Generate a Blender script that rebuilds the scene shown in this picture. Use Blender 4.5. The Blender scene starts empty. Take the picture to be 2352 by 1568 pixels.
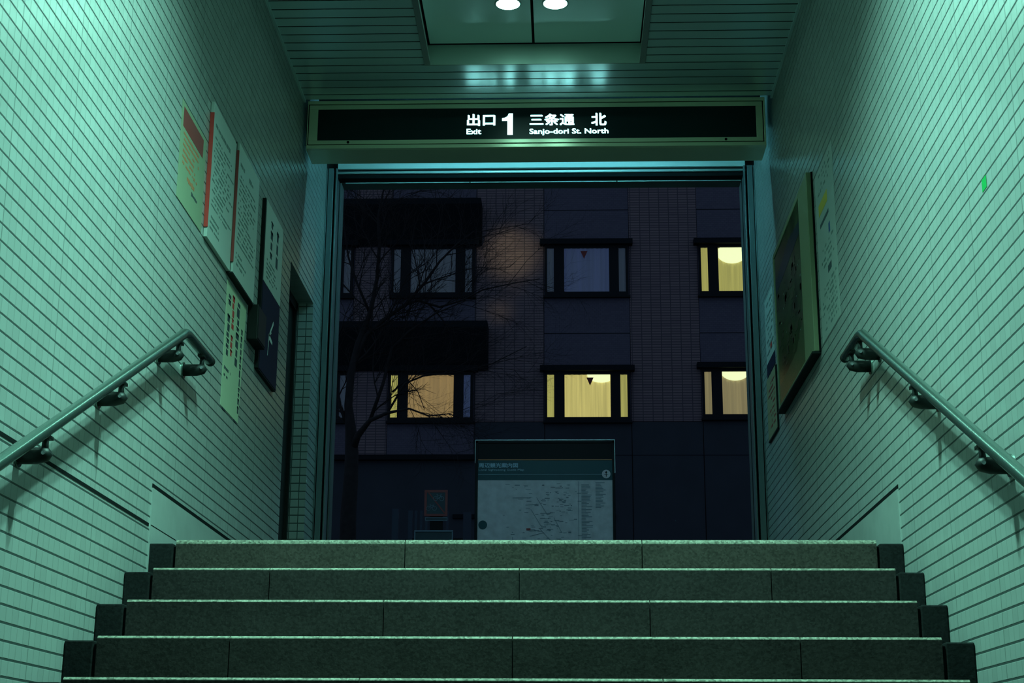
import bpy, math, random
from mathutils import Vector, Matrix
random.seed(7)
C = bpy.context.scene.collection
SC = bpy.context.scene

# ------------------------------------------------------------------ camera
PITCH, YAW, ROLL, FPX = 0.27575, -0.034357, 0.0052717, 3573.8
cp, sp, cy, sy = math.cos(PITCH), math.sin(PITCH), math.cos(YAW), math.sin(YAW)
FW = Vector((sy * cp, cy * cp, sp))
RT0 = Vector((cy, -sy, 0)); UP0 = RT0.cross(FW)
RT = math.cos(ROLL) * RT0 + math.sin(ROLL) * UP0
UP = -math.sin(ROLL) * RT0 + math.cos(ROLL) * UP0
cam = bpy.data.cameras.new('camera'); camo = bpy.data.objects.new('camera', cam); C.objects.link(camo)
cam.sensor_width = 36; cam.lens = FPX * 36 / 2352; cam.clip_end = 300
camo.matrix_world = Matrix((RT, UP, -FW)).transposed().to_4x4()
SC.camera = camo

def at(px, py, Y):
    """point of the depth plane y=Y seen at a pixel of the 2352x1568 frame (used while measuring the place)"""
    d = FW + (px - 1176) / FPX * RT + (784 - py) / FPX * UP
    return d * (Y / d.y)

# ------------------------------------------------------------------ world and exposure
SC.view_settings.view_transform = 'Standard'; SC.view_settings.look = 'None'
SC.view_settings.exposure = 0.0; SC.view_settings.gamma = 1.0
W = bpy.data.worlds.new('dusk'); SC.world = W; W.use_nodes = True
bg = W.node_tree.nodes['Background']
bg.inputs[0].default_value = (0.24, 0.40, 0.62, 1); bg.inputs[1].default_value = 0.25

GREEN = (0.37, 1.0, 0.78)
def spot(loc, power, color=GREEN, size=136, blend=1.0, rad=0.07, target=None):
    l = bpy.data.lights.new('lamp', 'SPOT'); l.energy = power; l.color = color
    l.spot_size = math.radians(size); l.spot_blend = blend; l.shadow_soft_size = rad
    o = bpy.data.objects.new('lamp', l); C.objects.link(o); o.location = loc
    if target is not None:
        o.rotation_euler = (Vector(target) - Vector(loc)).to_track_quat('-Z', 'Y').to_euler()
    return o
# stairwell downlights, in pairs along the ceiling trough (rows 0 and 1 lie above and behind the frame)
LAMPX = (-0.303, -0.038)
ROWS = [(1.33, 90), (4.60, 800), (7.87, 29)]
for yy, pw in ROWS:
    for xx in LAMPX:
        spot((xx, yy, 4.18), pw)

# ------------------------------------------------------------------ measures
XL, XR = -1.606, 1.291
Y1, Z1, T, H, G = 5.953, 0.8957, 0.3125, 0.15, 0.015
ZC = 4.07
YEND = 9.83

# ------------------------------------------------------------------ materials
MATS = {}
def mat(name, col, rough=0.5, metal=0.0, emit=None, es=0.0, spec=0.5, noise=None, bump=None):
    m = bpy.data.materials.new(name); m.use_nodes = True
    nt = m.node_tree; b = nt.nodes['Principled BSDF']
    b.inputs['Base Color'].default_value = (*col, 1); b.inputs['Roughness'].default_value = rough
    b.inputs['Metallic'].default_value = metal; b.inputs['Specular IOR Level'].default_value = spec
    if emit:
        b.inputs['Emission Color'].default_value = (*emit, 1); b.inputs['Emission Strength'].default_value = es
    if noise:                      # (scale, amount)
        tc = nt.nodes.new('ShaderNodeTexCoord'); n = nt.nodes.new('ShaderNodeTexNoise')
        n.inputs['Scale'].default_value = noise[0]; n.inputs['Detail'].default_value = 4
        nt.links.new(tc.outputs['Object'], n.inputs['Vector'])
        r = nt.nodes.new('ShaderNodeMapRange'); r.inputs[1].default_value = 0.3; r.inputs[2].default_value = 0.7
        r.inputs[3].default_value = 1 - noise[1]; r.inputs[4].default_value = 1 + noise[1]
        nt.links.new(n.outputs['Fac'], r.inputs[0])
        mx = nt.nodes.new('ShaderNodeVectorMath'); mx.operation = 'SCALE'; mx.inputs[0].default_value = col
        nt.links.new(r.outputs[0], mx.inputs['Scale']); nt.links.new(mx.outputs[0], b.inputs['Base Color'])
        if bump:
            bp = nt.nodes.new('ShaderNodeBump'); bp.inputs['Strength'].default_value = bump
            bp.inputs['Distance'].default_value = 0.004
            nt.links.new(n.outputs['Fac'], bp.inputs['Height']); nt.links.new(bp.outputs[0], b.inputs['Normal'])
    MATS[name] = m
    return m

def M(nt, op, a, b=None, c=None):
    n = nt.nodes.new('ShaderNodeMath'); n.operation = op
    for i, v in enumerate((a, b, c)):
        if v is None: continue
        if isinstance(v, (int, float)): n.inputs[i].default_value = v
        else: nt.links.new(v, n.inputs[i])
    return n.outputs[0]

def tile_mat(name, zphase, uaxis='Y', col=(0.34, 0.37, 0.36), grout=(0.035, 0.05, 0.05), vert=0.16):
    """small square glazed wall tiles: dark bed joints, faint upright joints, slight tile to tile variation"""
    m = bpy.data.materials.new(name); m.use_nodes = True; nt = m.node_tree; b = nt.nodes['Principled BSDF']
    tc = nt.nodes.new('ShaderNodeTexCoord'); s = nt.nodes.new('ShaderNodeSeparateXYZ')
    nt.links.new(tc.outputs['Object'], s.inputs[0])
    u = s.outputs[uaxis]; z = s.outputs['Z']
    zz = M(nt, 'MULTIPLY', M(nt, 'SUBTRACT', z, zphase), 20.0)
    uu = M(nt, 'MULTIPLY', M(nt, 'SUBTRACT', u, 4.683), 1 / 0.0532)
    fz = M(nt, 'ABSOLUTE', M(nt, 'SUBTRACT', M(nt, 'FRACT', M(nt, 'ADD', zz, 0.5)), 0.5))
    fu = M(nt, 'ABSOLUTE', M(nt, 'SUBTRACT', M(nt, 'FRACT', M(nt, 'ADD', uu, 0.5)), 0.5))
    u10 = M(nt, 'MULTIPLY', uu, 0.1)
    fs = M(nt, 'ABSOLUTE', M(nt, 'SUBTRACT', M(nt, 'FRACT', M(nt, 'ADD', u10, 0.5)), 0.5))
    def line(f, w):
        r = nt.nodes.new('ShaderNodeMapRange'); r.interpolation_type = 'SMOOTHSTEP'
        r.inputs[1].default_value = w * 0.6; r.inputs[2].default_value = w * 1.3
        r.inputs[3].default_value = 1; r.inputs[4].default_value = 0
        nt.links.new(f, r.inputs[0]); return r.outputs[0]
    hz = line(fz, 0.074)
    vt = M(nt, 'MULTIPLY', line(fu, 0.045), vert)
    vs = M(nt, 'MULTIPLY', line(fs, 0.006), 0.45)
    g = M(nt, 'MAXIMUM', M(nt, 'MAXIMUM', hz, vt), vs)
    # per tile tone
    cv = nt.nodes.new('ShaderNodeCombineXYZ')
    nt.links.new(M(nt, 'FLOOR', zz), cv.inputs[0]); nt.links.new(M(nt, 'FLOOR', uu), cv.inputs[1])
    wn = nt.nodes.new('ShaderNodeTexWhiteNoise'); nt.links.new(cv.outputs[0], wn.inputs['Vector'])
    no = nt.nodes.new('ShaderNodeTexNoise'); no.inputs['Scale'].default_value = 1.3
    nt.links.new(tc.outputs['Object'], no.inputs['Vector'])
    tone = M(nt, 'ADD', M(nt, 'MULTIPLY', wn.outputs['Value'], 0.10), M(nt, 'MULTIPLY', no.outputs['Fac'], 0.10))
    tone = M(nt, 'ADD', tone, 0.88)
    sc = nt.nodes.new('ShaderNodeVectorMath'); sc.operation = 'SCALE'; sc.inputs[0].default_value = col
    nt.links.new(tone, sc.inputs['Scale'])
    mix = nt.nodes.new('ShaderNodeMix'); mix.data_type = 'RGBA'
    nt.links.new(g, mix.inputs['Factor']); nt.links.new(sc.outputs[0], mix.inputs['A']); mix.inputs['B'].default_value = (*grout, 1)
    nt.links.new(mix.outputs['Result'], b.inputs['Base Color'])
    rg = M(nt, 'ADD', M(nt, 'MULTIPLY', hz, 0.4), 0.26); nt.links.new(rg, b.inputs['Roughness'])
    b.inputs['Specular IOR Level'].default_value = 0.5
    bp = nt.nodes.new('ShaderNodeBump'); bp.inputs['Distance'].default_value = 0.002; bp.inputs['Strength'].default_value = 0.5
    nt.links.new(M(nt, 'SUBTRACT', 1.0, M(nt, 'MAXIMUM', hz, line(fu, 0.045))), bp.inputs['Height'])
    nt.links.new(bp.outputs[0], b.inputs['Normal'])
    MATS[name] = m; return m

def stone_mat(name, col, k=0.55):
    m = bpy.data.materials.new(name); m.use_nodes = True; nt = m.node_tree; b = nt.nodes['Principled BSDF']
    tc = nt.nodes.new('ShaderNodeTexCoord')
    v = nt.nodes.new('ShaderNodeTexVoronoi'); v.inputs['Scale'].default_value = 140
    n = nt.nodes.new('ShaderNodeTexNoise'); n.inputs['Scale'].default_value = 5; n.inputs['Detail'].default_value = 6
    n2 = nt.nodes.new('ShaderNodeTexNoise'); n2.inputs['Scale'].default_value = 90; n2.inputs['Detail'].default_value = 3
    for q in (v, n, n2): nt.links.new(tc.outputs['Object'], q.inputs['Vector'])
    sx = nt.nodes.new('ShaderNodeSeparateColor'); nt.links.new(v.outputs['Color'], sx.inputs[0])
    f = M(nt, 'ADD', M(nt, 'MULTIPLY', sx.outputs[0], k), M(nt, 'MULTIPLY', n.outputs['Fac'], 0.8))
    f = M(nt, 'ADD', f, M(nt, 'MULTIPLY', n2.outputs['Fac'], 0.5))
    s = nt.nodes.new('ShaderNodeVectorMath'); s.operation = 'SCALE'; s.inputs[0].default_value = col
    nt.links.new(f, s.inputs['Scale']); nt.links.new(s.outputs[0], b.inputs['Base Color'])
    b.inputs['Roughness'].default_value = 0.85; b.inputs['Specular IOR Level'].default_value = 0.12
    bp = nt.nodes.new('ShaderNodeBump'); bp.inputs['Distance'].default_value = 0.0015; bp.inputs['Strength'].default_value = 0.6
    nt.links.new(n2.outputs['Fac'], bp.inputs['Height']); nt.links.new(bp.outputs[0], b.inputs['Normal'])
    MATS[name] = m; return m

def facade_mat(name, brick):
    m = bpy.data.materials.new(name); m.use_nodes = True; nt = m.node_tree; b = nt.nodes['Principled BSDF']
    tc = nt.nodes.new('ShaderNodeTexCoord'); s = nt.nodes.new('ShaderNodeSeparateXYZ'); c = nt.nodes.new('ShaderNodeCombineXYZ')
    nt.links.new(tc.outputs['Object'], s.inputs[0])
    nt.links.new(s.outputs['X'], c.inputs['X']); nt.links.new(s.outputs['Z'], c.inputs['Y'])
    br = nt.nodes.new('ShaderNodeTexBrick'); nt.links.new(c.outputs[0], br.inputs['Vector'])
    br.inputs['Scale'].default_value = 1.0
    if brick:
        br.offset = 0.0
        br.inputs['Brick Width'].default_value = 0.235; br.inputs['Row Height'].default_value = 0.066
        br.inputs['Mortar Size'].default_value = 0.011
        br.inputs['Color1'].default_value = (0.29, 0.21, 0.215, 1); br.inputs['Color2'].default_value = (0.23, 0.165, 0.18, 1)
        br.inputs['Mortar'].default_value = (0.10, 0.08, 0.095, 1)
    else:
        br.offset = 0.5
        br.inputs['Brick Width'].default_value = 0.10; br.inputs['Row Height'].default_value = 0.05
        br.inputs['Mortar Size'].default_value = 0.004
        br.inputs['Color1'].default_value = (0.145, 0.13, 0.175, 1); br.inputs['Color2'].default_value = (0.125, 0.11, 0.155, 1)
        br.inputs['Mortar'].default_value = (0.10, 0.09, 0.12, 1)
    nt.links.new(br.outputs['Color'], b.inputs['Base Color'])
    b.inputs['Roughness'].default_value = 0.8
    MATS[name] = m; return m

def curtain_mat(name, col, strength, folds=9.0, amt=0.25):
    """a drawn curtain lit from the room behind it: folds let more and less light through"""
    m = bpy.data.materials.new(name); m.use_nodes = True; nt = m.node_tree; b = nt.nodes['Principled BSDF']
    tc = nt.nodes.new('ShaderNodeTexCoord'); mp = nt.nodes.new('ShaderNodeMapping'); mp.inputs['Scale'].default_value = (folds, 1, 0.25)
    n = nt.nodes.new('ShaderNodeTexNoise'); n.inputs['Scale'].default_value = 1.6; n.inputs['Detail'].default_value = 4
    nt.links.new(tc.outputs['Object'], mp.inputs[0]); nt.links.new(mp.outputs[0], n.inputs['Vector'])
    e = M(nt, 'ADD', M(nt, 'MULTIPLY', M(nt, 'SUBTRACT', n.outputs['Fac'], 0.5), amt * 4), 1.0)
    e = M(nt, 'MULTIPLY', M(nt, 'MAXIMUM', e, 0.25), strength)
    b.inputs['Base Color'].default_value = (0.3, 0.28, 0.2, 1); b.inputs['Emission Color'].default_value = (*col, 1)
    nt.links.new(e, b.inputs['Emission Strength'])
    MATS[name] = m; return m

tile_mat('tile_left', 0.031); tile_mat('tile_right', 0.042)
tile_mat('tile_return', 0.031, 'X', vert=1.0)
mat('plain_tile', (0.31, 0.335, 0.33), 0.45, noise=(9, .08))
stone_mat('granite', (0.026, 0.0225, 0.0225)); stone_mat('granite_top', (0.046, 0.038, 0.034)); stone_mat('granite_dark', (0.012, 0.013, 0.014))
stone_mat('highlight_edge', (0.17, 0.165, 0.135), 1.1)  # paler stone: the bright highlight along the step edges is put into its colour
mat('joint', (0.004, 0.006, 0.007), 0.9, spec=0.1)
mat('slat_metal', (0.62, 0.80, 0.80), 0.30, 0.5)
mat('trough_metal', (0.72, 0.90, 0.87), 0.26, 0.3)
mat('trough_end', (0.30, 0.38, 0.33), 0.35, 0.3)  # darker copy of the trough metal, offsets strong lamp light on the end panel
mat('trim_metal', (0.45, 0.50, 0.48), 0.35, 0.7)
mat('sign_metal', (0.62, 0.66, 0.46), 0.25, 0.25)
mat('sign_black', (0.004, 0.016, 0.020), 0.3, spec=0.2)
mat('glyph', (0.9, 0.95, 0.95), 0.5, emit=(0.40, 1.0, 0.98), es=3.4)
mat('steel', (0.17, 0.23, 0.21), 0.27, 0.88)
mat('bracket_dark', (0.008, 0.011, 0.011), 0.5, 0.2, spec=0.3)
mat('bolt', (0.45, 0.45, 0.5), 0.25, 0.9)
mat('dark_metal', (0.02, 0.025, 0.027), 0.45, 0.5)
mat('door_paint', (0.006, 0.008, 0.008), 0.5, spec=0.25)
mat('head_metal', (0.68, 0.80, 0.80), 0.3, 0.4)
mat('rail_metal', (0.16, 0.20, 0.21), 0.4, 0.5)
mat('shutter_metal', (0.45, 0.55, 0.56), 0.35, 0.5)
mat('board_white', (0.46, 0.52, 0.49), 0.4)
mat('paper_yellow', (0.27, 0.32, 0.215), 0.6); mat('poster_paper', (0.46, 0.52, 0.36), 0.6)
mat('paper_tan', (0.30, 0.26, 0.15), 0.6)
mat('board_edge', (0.008, 0.012, 0.013), 0.6, spec=0.2)
mat('red', (0.55, 0.045, 0.035), 0.5)
mat('maroon', (0.26, 0.035, 0.03), 0.5)
mat('orange_red', (0.5, 0.16, 0.07), 0.6)
mat('ink', (0.03, 0.05, 0.06), 0.6)
mat('ink_soft', (0.12, 0.17, 0.16), 0.6)
mat('navy', (0.003, 0.010, 0.035), 0.5, spec=0.2)
mat('white_ink', (0.6, 0.65, 0.65), 0.5)
mat('map_green', (0.055, 0.085, 0.035), 0.18, noise=(6, .5))
mat('map_land', (0.085, 0.12, 0.06), 0.25)
mat('map_block', (0.10, 0.09, 0.06), 0.2)
mat('map_blue', (0.02, 0.05, 0.075), 0.2)
mat('map_frame', (0.20, 0.23, 0.13), 0.5)
mat('yellow', (0.55, 0.40, 0.03), 0.5)
mat('sticker_green', (0.0, 0.33, 0.07), 0.5)
mat('blue', (0.02, 0.07, 0.25), 0.5)
mat('poster_pale', (0.33, 0.37, 0.35), 0.5)
mat('concrete', (0.10, 0.10, 0.11), 0.8, noise=(2, .15))
mat('asphalt', (0.05, 0.05, 0.055), 0.85, noise=(8, .2))
mat('bark', (0.022, 0.02, 0.02), 0.9, noise=(12, .3))
mat('frame_black', (0.010, 0.014, 0.017), 0.6, spec=0.2)
mat('facade_base', (0.035, 0.045, 0.06), 0.7, noise=(1.5, .12))
mat('canopy_dark', (0.014, 0.020, 0.024), 0.9, spec=0.1)
mat('pane_dark', (0.055, 0.075, 0.13), 0.12, spec=1.0)
mat('pane_dim', (0.03, 0.045, 0.06), 0.2)
mat('lens', (1, 1, 1), 0.3, emit=(0.40, 1.0, 0.82), es=46)
mat('tube_glow', (1, 1, 1), 0.3, emit=(0.20, 0.85, 1.0), es=70)
mat('lamp_glow', (1, 1, .8), 0.3, emit=(0.95, 1.0, 0.55), es=1.25)
mat('board_pale', (0.60, 0.62, 0.62), 0.5, noise=(14, .12))
mat('board_teal', (0.02, 0.075, 0.09), 0.4, spec=0.2)
mat('board_dark', (0.005, 0.007, 0.009), 0.5, spec=0.15)
mat('orange', (0.75, 0.33, 0.12), 0.5)
mat('pale_text', (0.36, 0.62, 0.72), 0.5)
mat('road_mark', (0.15, 0.22, 0.25), 0.5)
mat('post_grey', (0.035, 0.05, 0.085), 0.6)
mat('sign_red', (0.26, 0.045, 0.045), 0.5)
mat('sign_blue', (0.02, 0.045, 0.065), 0.5)
mat('sign_pale', (0.14, 0.24, 0.30), 0.5)
facade_mat('brick', True); facade_mat('panel', False)
glass = bpy.data.materials.new('clear_glass'); glass.use_nodes = True
_n = glass.node_tree; _n.nodes.clear()
_o = _n.nodes.new('ShaderNodeOutputMaterial'); _t = _n.nodes.new('ShaderNodeBsdfTransparent'); _g = _n.nodes.new('ShaderNodeBsdfGlossy')
_g.inputs['Roughness'].default_value = 0.05; _t.inputs[0].default_value = (0.9, 0.92, 0.9, 1)
_x = _n.nodes.new('ShaderNodeMixShader'); _x.inputs[0].default_value = 0.07
_n.links.new(_t.outputs[0], _x.inputs[1]); _n.links.new(_g.outputs[0], _x.inputs[2]); _n.links.new(_x.outputs[0], _o.inputs[0])
MATS['clear_glass'] = glass

# ------------------------------------------------------------------ mesh helpers
class MB:
    def __init__(s): s.v = []; s.f = []
    def box(s, x0, x1, y0, y1, z0, z1):
        i = len(s.v)
        s.v += [(x, y, z) for x in (x0, x1) for y in (y0, y1) for z in (z0, z1)]
        s.f += [tuple(i + k for k in q) for q in ((0, 1, 3, 2), (4, 6, 7, 5), (0, 4, 5, 1), (2, 3, 7, 6), (0, 2, 6, 4), (1, 5, 7, 3))]
        return s
    def quad(s, *p):
        i = len(s.v); s.v += [tuple(q) for q in p]; s.f.append(tuple(range(i, i + len(p)))); return s
    def prism(s, poly, a0, a1, axis='x'):
        """poly of 2D points extruded along an axis: x -> (y,z), y -> (x,z), z -> (x,y)"""
        def P(p, a): return {'x': (a, p[0], p[1]), 'y': (p[0], a, p[1]), 'z': (p[0], p[1], a)}[axis]
        i = len(s.v); n = len(poly)
        s.v += [P(p, a0) for p in poly] + [P(p, a1) for p in poly]
        s.f.append(tuple(i + k for k in range(n))); s.f.append(tuple(i + n + k for k in reversed(range(n))))
        for k in range(n):
            j = (k + 1) % n; s.f.append((i + k, i + n + k, i + n + j, i + j))
        return s
    def tube(s, pts, r, seg=16, caps=True):
        pts = [Vector(p) for p in pts]; n = len(pts)
        rr = r if isinstance(r, (list, tuple)) else [r] * n
        base = len(s.v); prev = None
        for k, p in enumerate(pts):
            d = (pts[min(k + 1, n - 1)] - pts[max(k - 1, 0)]).normalized()
            if prev is None:
                a = d.cross(Vector((0, 0, 1)) if abs(d.z) < .9 else Vector((1, 0, 0))).normalized()
            else:
                a = (prev - d * prev.dot(d)).normalized()
            prev = a; b = d.cross(a)
            for q in range(seg):
                t = 2 * math.pi * q / seg
                s.v.append(tuple(p + rr[k] * (math.cos(t) * a + math.sin(t) * b)))
        for k in range(n - 1):
            for q in range(seg):
                q2 = (q + 1) % seg
                s.f.append((base + k * seg + q, base + k * seg + q2, base + (k + 1) * seg + q2, base + (k + 1) * seg + q))
        if caps:
            s.f.append(tuple(base + q for q in reversed(range(seg)))); s.f.append(tuple(base + (n - 1) * seg + q for q in range(seg)))
        return s
    def disc(s, c, ax, r0, r1, t, seg=32):
        """ring (r0>0) or disc of thickness t about axis ax, starting at c"""
        ax = Vector(ax).normalized(); c = Vector(c)
        a = ax.orthogonal().normalized(); b = ax.cross(a); i = len(s.v)
        def ring(r, o): return [tuple(c + ax * o + r * (math.cos(2 * math.pi * q / seg) * a + math.sin(2 * math.pi * q / seg) * b)) for q in range(seg)]
        if r0 > 0:
            for r, o in ((r1, 0), (r1, t), (r0, t), (r0, 0)): s.v += ring(r, o)
            for k in range(4):
                for q in range(seg):
                    q2 = (q + 1) % seg; k2 = (k + 1) % 4
                    s.f.append((i + k * seg + q, i + k * seg + q2, i + k2 * seg + q2, i + k2 * seg + q))
        else:
            s.v += ring(r1, 0) + ring(r1, t)
            s.f.append(tuple(i + q for q in reversed(range(seg)))); s.f.append(tuple(i + seg + q for q in range(seg)))
            for q in range(seg):
                q2 = (q + 1) % seg; s.f.append((i + q, i + q2, i + seg + q2, i + seg + q))
        return s
    def build(s, name, m, parent=None, bevel=0, smooth=False, seg=2):
        me = bpy.data.meshes.new(name); me.from_pydata(s.v, [], s.f); me.update()
        import bmesh
        bm = bmesh.new(); bm.from_mesh(me); bmesh.ops.recalc_face_normals(bm, faces=bm.faces[:]); bm.to_mesh(me); bm.free()
        me.materials.append(MATS[m])
        if smooth:
            for p in me.polygons: p.use_smooth = len(p.vertices) <= 4
        o = bpy.data.objects.new(name, me); C.objects.link(o)
        if parent is not None: o.parent = parent; o.matrix_parent_inverse = Matrix.Translation(-parent.location)
        if bevel:
            b = o.modifiers.new('bevel', 'BEVEL'); b.width = bevel; b.segments = seg; b.limit_method = 'ANGLE'
        return o

def box(*a): return MB().box(*a)
def tag(o, label=None, cat=None, group=None, kind=None):
    for k, v in (('label', label), ('category', cat), ('group', group), ('kind', kind)):
        if v: o[k] = v
    return o
def empty(name, loc, label, cat, group=None):
    o = bpy.data.objects.new(name, None); C.objects.link(o); o.location = loc; o.empty_display_size = .1
    return tag(o, label, cat, group)

def text_mesh(body, height, origin, right, up, depth, m, name, parent, width=None, bold=0.0):
    """lettering as a mesh: origin = lower left of the ink, `height` of the ink, laid out along right/up"""
    c = bpy.data.curves.new(name, 'FONT'); c.body = body; c.size = 1.0; c.extrude = 0.0; c.resolution_u = 3
    tmp = bpy.data.objects.new('tmp', c); C.objects.link(tmp); bpy.context.view_layer.update()
    me = bpy.data.meshes.new_from_object(tmp.evaluated_get(bpy.context.evaluated_depsgraph_get()))
    bpy.data.objects.remove(tmp); bpy.data.curves.remove(c)
    xs = [v.co.x for v in me.vertices]; ys = [v.co.y for v in me.vertices]
    x0, y0 = min(xs), min(ys); sy_ = height / (max(ys) - y0); sx_ = (width / (max(xs) - x0)) if width else sy_
    right = Vector(right); up = Vector(up); nrm = right.cross(up)
    if bold:
        vs = [v.co.copy() for v in me.vertices]; fs = [tuple(p.vertices) for p in me.polygons]
        nv, nf = [], []
        for q in range(9):
            if q == 8: off = Vector((0, 0, 0))
            else: off = Vector((math.cos(q * math.pi / 4) * bold / sx_, math.sin(q * math.pi / 4) * bold / sy_, -.0003 * (q + 1)))
            base = len(nv); nv += [v + off for v in vs]; nf += [tuple(base + i for i in f) for f in fs]
        me = bpy.data.meshes.new(name); me.from_pydata(nv, [], nf)
    for v in me.vertices:
        v.co = Vector(origin) + right * ((v.co.x - x0) * sx_) + up * ((v.co.y - y0) * sy_) + nrm * (depth + v.co.z)
    me.name = name; me.materials.clear(); me.materials.append(MATS[m])
    o = bpy.data.objects.new(name, me); C.objects.link(o); o.parent = parent
    o.matrix_parent_inverse = Matrix.Translation(-parent.location)
    return o

# ------------------------------------------------------------------ room shell
def steps_z(y):            # top of the solid body under the treads
    k = max(0, math.ceil((Y1 - y) / T - 1e-6))
    return Z1 - k * H
fl = MB()
fl.box(XL - .1, XR + .1, Y1 + T + .003, YEND + .35, Z1 - .3, Z1)         # landing
for k in range(5, 16):                                              # flight below the frame
    y = Y1 - k * T
    fl.box(XL, XR, y, y + T + .4, Z1 - k * H - .3, Z1 - k * H)
fl.box(XL, XR, -5.2, 1.35, -1.66, -1.505)
fl.prism([(Y1 - 4 * T + .3, Z1 - .75), (Y1 + T, Z1 - .16), (Y1 + T, Z1 - .4), (Y1 - 4 * T + .5, Z1 - 1.0)], XL + .01, XR - .01, 'x')
tag(fl.build('floor', 'granite'), kind='structure')
tag(box(-30, 30, YEND + .35, 70, Z1 - .3, Z1 - .02).build('floor', 'asphalt'), kind='structure')

# left wall: sheet of tiles with the service door opening
DY0, DY1, DZ = 8.66, 9.515, 2.952
wl = MB()
wl.box(XL - .3, XL, -5.2, DY0, -1.6, 4.35)
wl.box(XL - .3, XL, DY0, DY1, DZ, 4.35)
wl.box(XL - .3, XL, DY1, YEND, .6, 4.35)
tag(wl.build('wall_left', 'tile_left'), kind='structure')
rv = MB(); rv.box(XL - .105, XL - .0004, DY1 - .004, DY1, Z1, DZ)
tag(rv.build('wall_return', 'tile_return'), kind='structure')
tag(box(XR, XR + .3, -5.2, YEND, -1.6, 4.35).build('wall_right', 'tile_right'), kind='structure')
tag(box(XL - .3, XR + .3, -5.3, -5.2, -1.7, 4.35).build('wall_back', 'plain_tile'), kind='structure')

# ceiling: metal planks across the stairwell with open joints; the lighting trough runs along the middle
TX0, TX1, TY1, TZ = -.812, .487, 8.375, 4.195
ce = MB(); k = 0
yg = 8.375
while yg < 8.85:                                                 # full-width planks in front of the sign
    ce.box(XL + .012, XR - .012, yg + .007, min(yg + .1, 8.85) - .006, ZC, ZC + .003); yg += .1
yg = 8.375
while yg > -5.1:
    a, b = yg - .1 + .007, yg - .006
    ce.box(XL + .012, TX0 - .002, a, b, ZC, ZC + .003); ce.box(TX1 + .002, XR - .012, a, b, ZC, ZC + .003)
    yg -= .1
tag(ce.build('ceiling', 'slat_metal'), kind='structure')
tag(box(XL - .3, XR + .3, -5.3, YEND + .25, 4.32, 4.5).build('trim_7', 'joint'), kind='structure')
bk = MB(); bk.box(XL, TX0 - .03, -5.2, 8.87, ZC + .03, ZC + .04); bk.box(TX1 + .03, XR, -5.2, 8.87, ZC + .03, ZC + .04)
bk.box(TX0 - .03, TX1 + .03, 8.40, 8.87, ZC + .03, ZC + .04)
tag(bk.build('trim_8', 'joint'), kind='structure')
tr = MB(); tr.box(XL, XL + .012, -5.2, 8.86, ZC - .012, ZC); tag(tr.build('trim_1', 'slat_metal'), kind='structure')
tr = MB(); tr.box(XR - .012, XR, -5.2, 8.86, ZC - .012, ZC); tag(tr.build('trim_2', 'slat_metal'), kind='structure')

# lighting trough with its panels
trg = empty('light_trough', (-.16, 6, ZC), 'long recessed metal lighting trough in the middle of the slatted ceiling', 'ceiling fixture')
for x0, x1 in ((TX0, TX0 + .034), (TX1 - .034, TX1)):
    box(x0, x1, -5.1, TY1, ZC - .006, ZC + .01).build('flange', 'trim_metal', trg)
MB().box(TX0 + .006, TX0 + .016, -5.1, TY1, ZC + .01, TZ).build('side_panel', 'trough_metal', trg)
MB().box(TX1 - .016, TX1 - .006, -5.1, TY1, ZC + .01, TZ).build('side_panel', 'trough_metal', trg)
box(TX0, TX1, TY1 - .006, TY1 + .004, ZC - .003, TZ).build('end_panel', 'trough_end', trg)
mid = -.17
for (a, b) in ((TX0 + .03, mid - .008), (mid + .008, TX1 - .03)):
    y = 8.35
    while y > -5:
        box(a, b, max(y - 3.2, -5.1), y, TZ, TZ + .012).build('top_panel', 'trough_metal', trg); y -= 3.21
box(TX0, TX1, -5.1, TY1, TZ + .02, TZ + .03).build('backing', 'joint', trg)
names = {}
for yy, pw in ROWS:
    for xx in LAMPX:
        side = 'left' if xx < -.1 else 'right'
        if yy < 7:
            lab = 'round downlight in the trough, %s of the pair above the %s' % (side, {1.33: 'lower flight', 4.60: 'upper flight'}[yy])
        else:
            lab = '%s-hand round glowing downlight in the ceiling trough' % side
        d = empty('downlight', (xx, yy, TZ), lab, 'ceiling light', 'downlights in the ceiling trough')
        MB().disc((xx, yy, TZ), (0, 0, -1), .066, .076, .004).build('ring', 'trim_metal', d, smooth=True)
        MB().disc((xx, yy, TZ), (0, 0, -1), 0, .067, .002).build('lens', 'lens', d)

# baseboards of plain tall tiles on the landing, with the open joint above
for s, x, ys_, ye in (('left', XL, 5.945, DY0), ('right', XR, 5.985, YEND)):
    d = 1 if s == 'left' else -1
    b = MB(); x0, x1 = sorted((x, x + d * .004)); b.box(x0, x1, ys_, ye, Z1 - .14, 1.097)
    tag(b.build('baseboard_' + s, 'plain_tile'), kind='structure')
    b = MB(); x0, x1 = sorted((x, x + d * .0025)); b.box(x0, x1, ys_, 7.9 if s == 'left' else YEND, 1.0975, 1.114)
    tag(b.build('trim_9' if s == 'left' else 'trim_10', 'joint'), kind='structure')
tag(box(XL, XL + .0015, 3.0, 5.93, .943, .9555).build('trim_3', 'joint'), kind='structure')

tag(box(XL + .004, XL + .0046, 5.95, 6.35, .950, .9535).build('trim_11', 'joint'), kind='structure')

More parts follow.
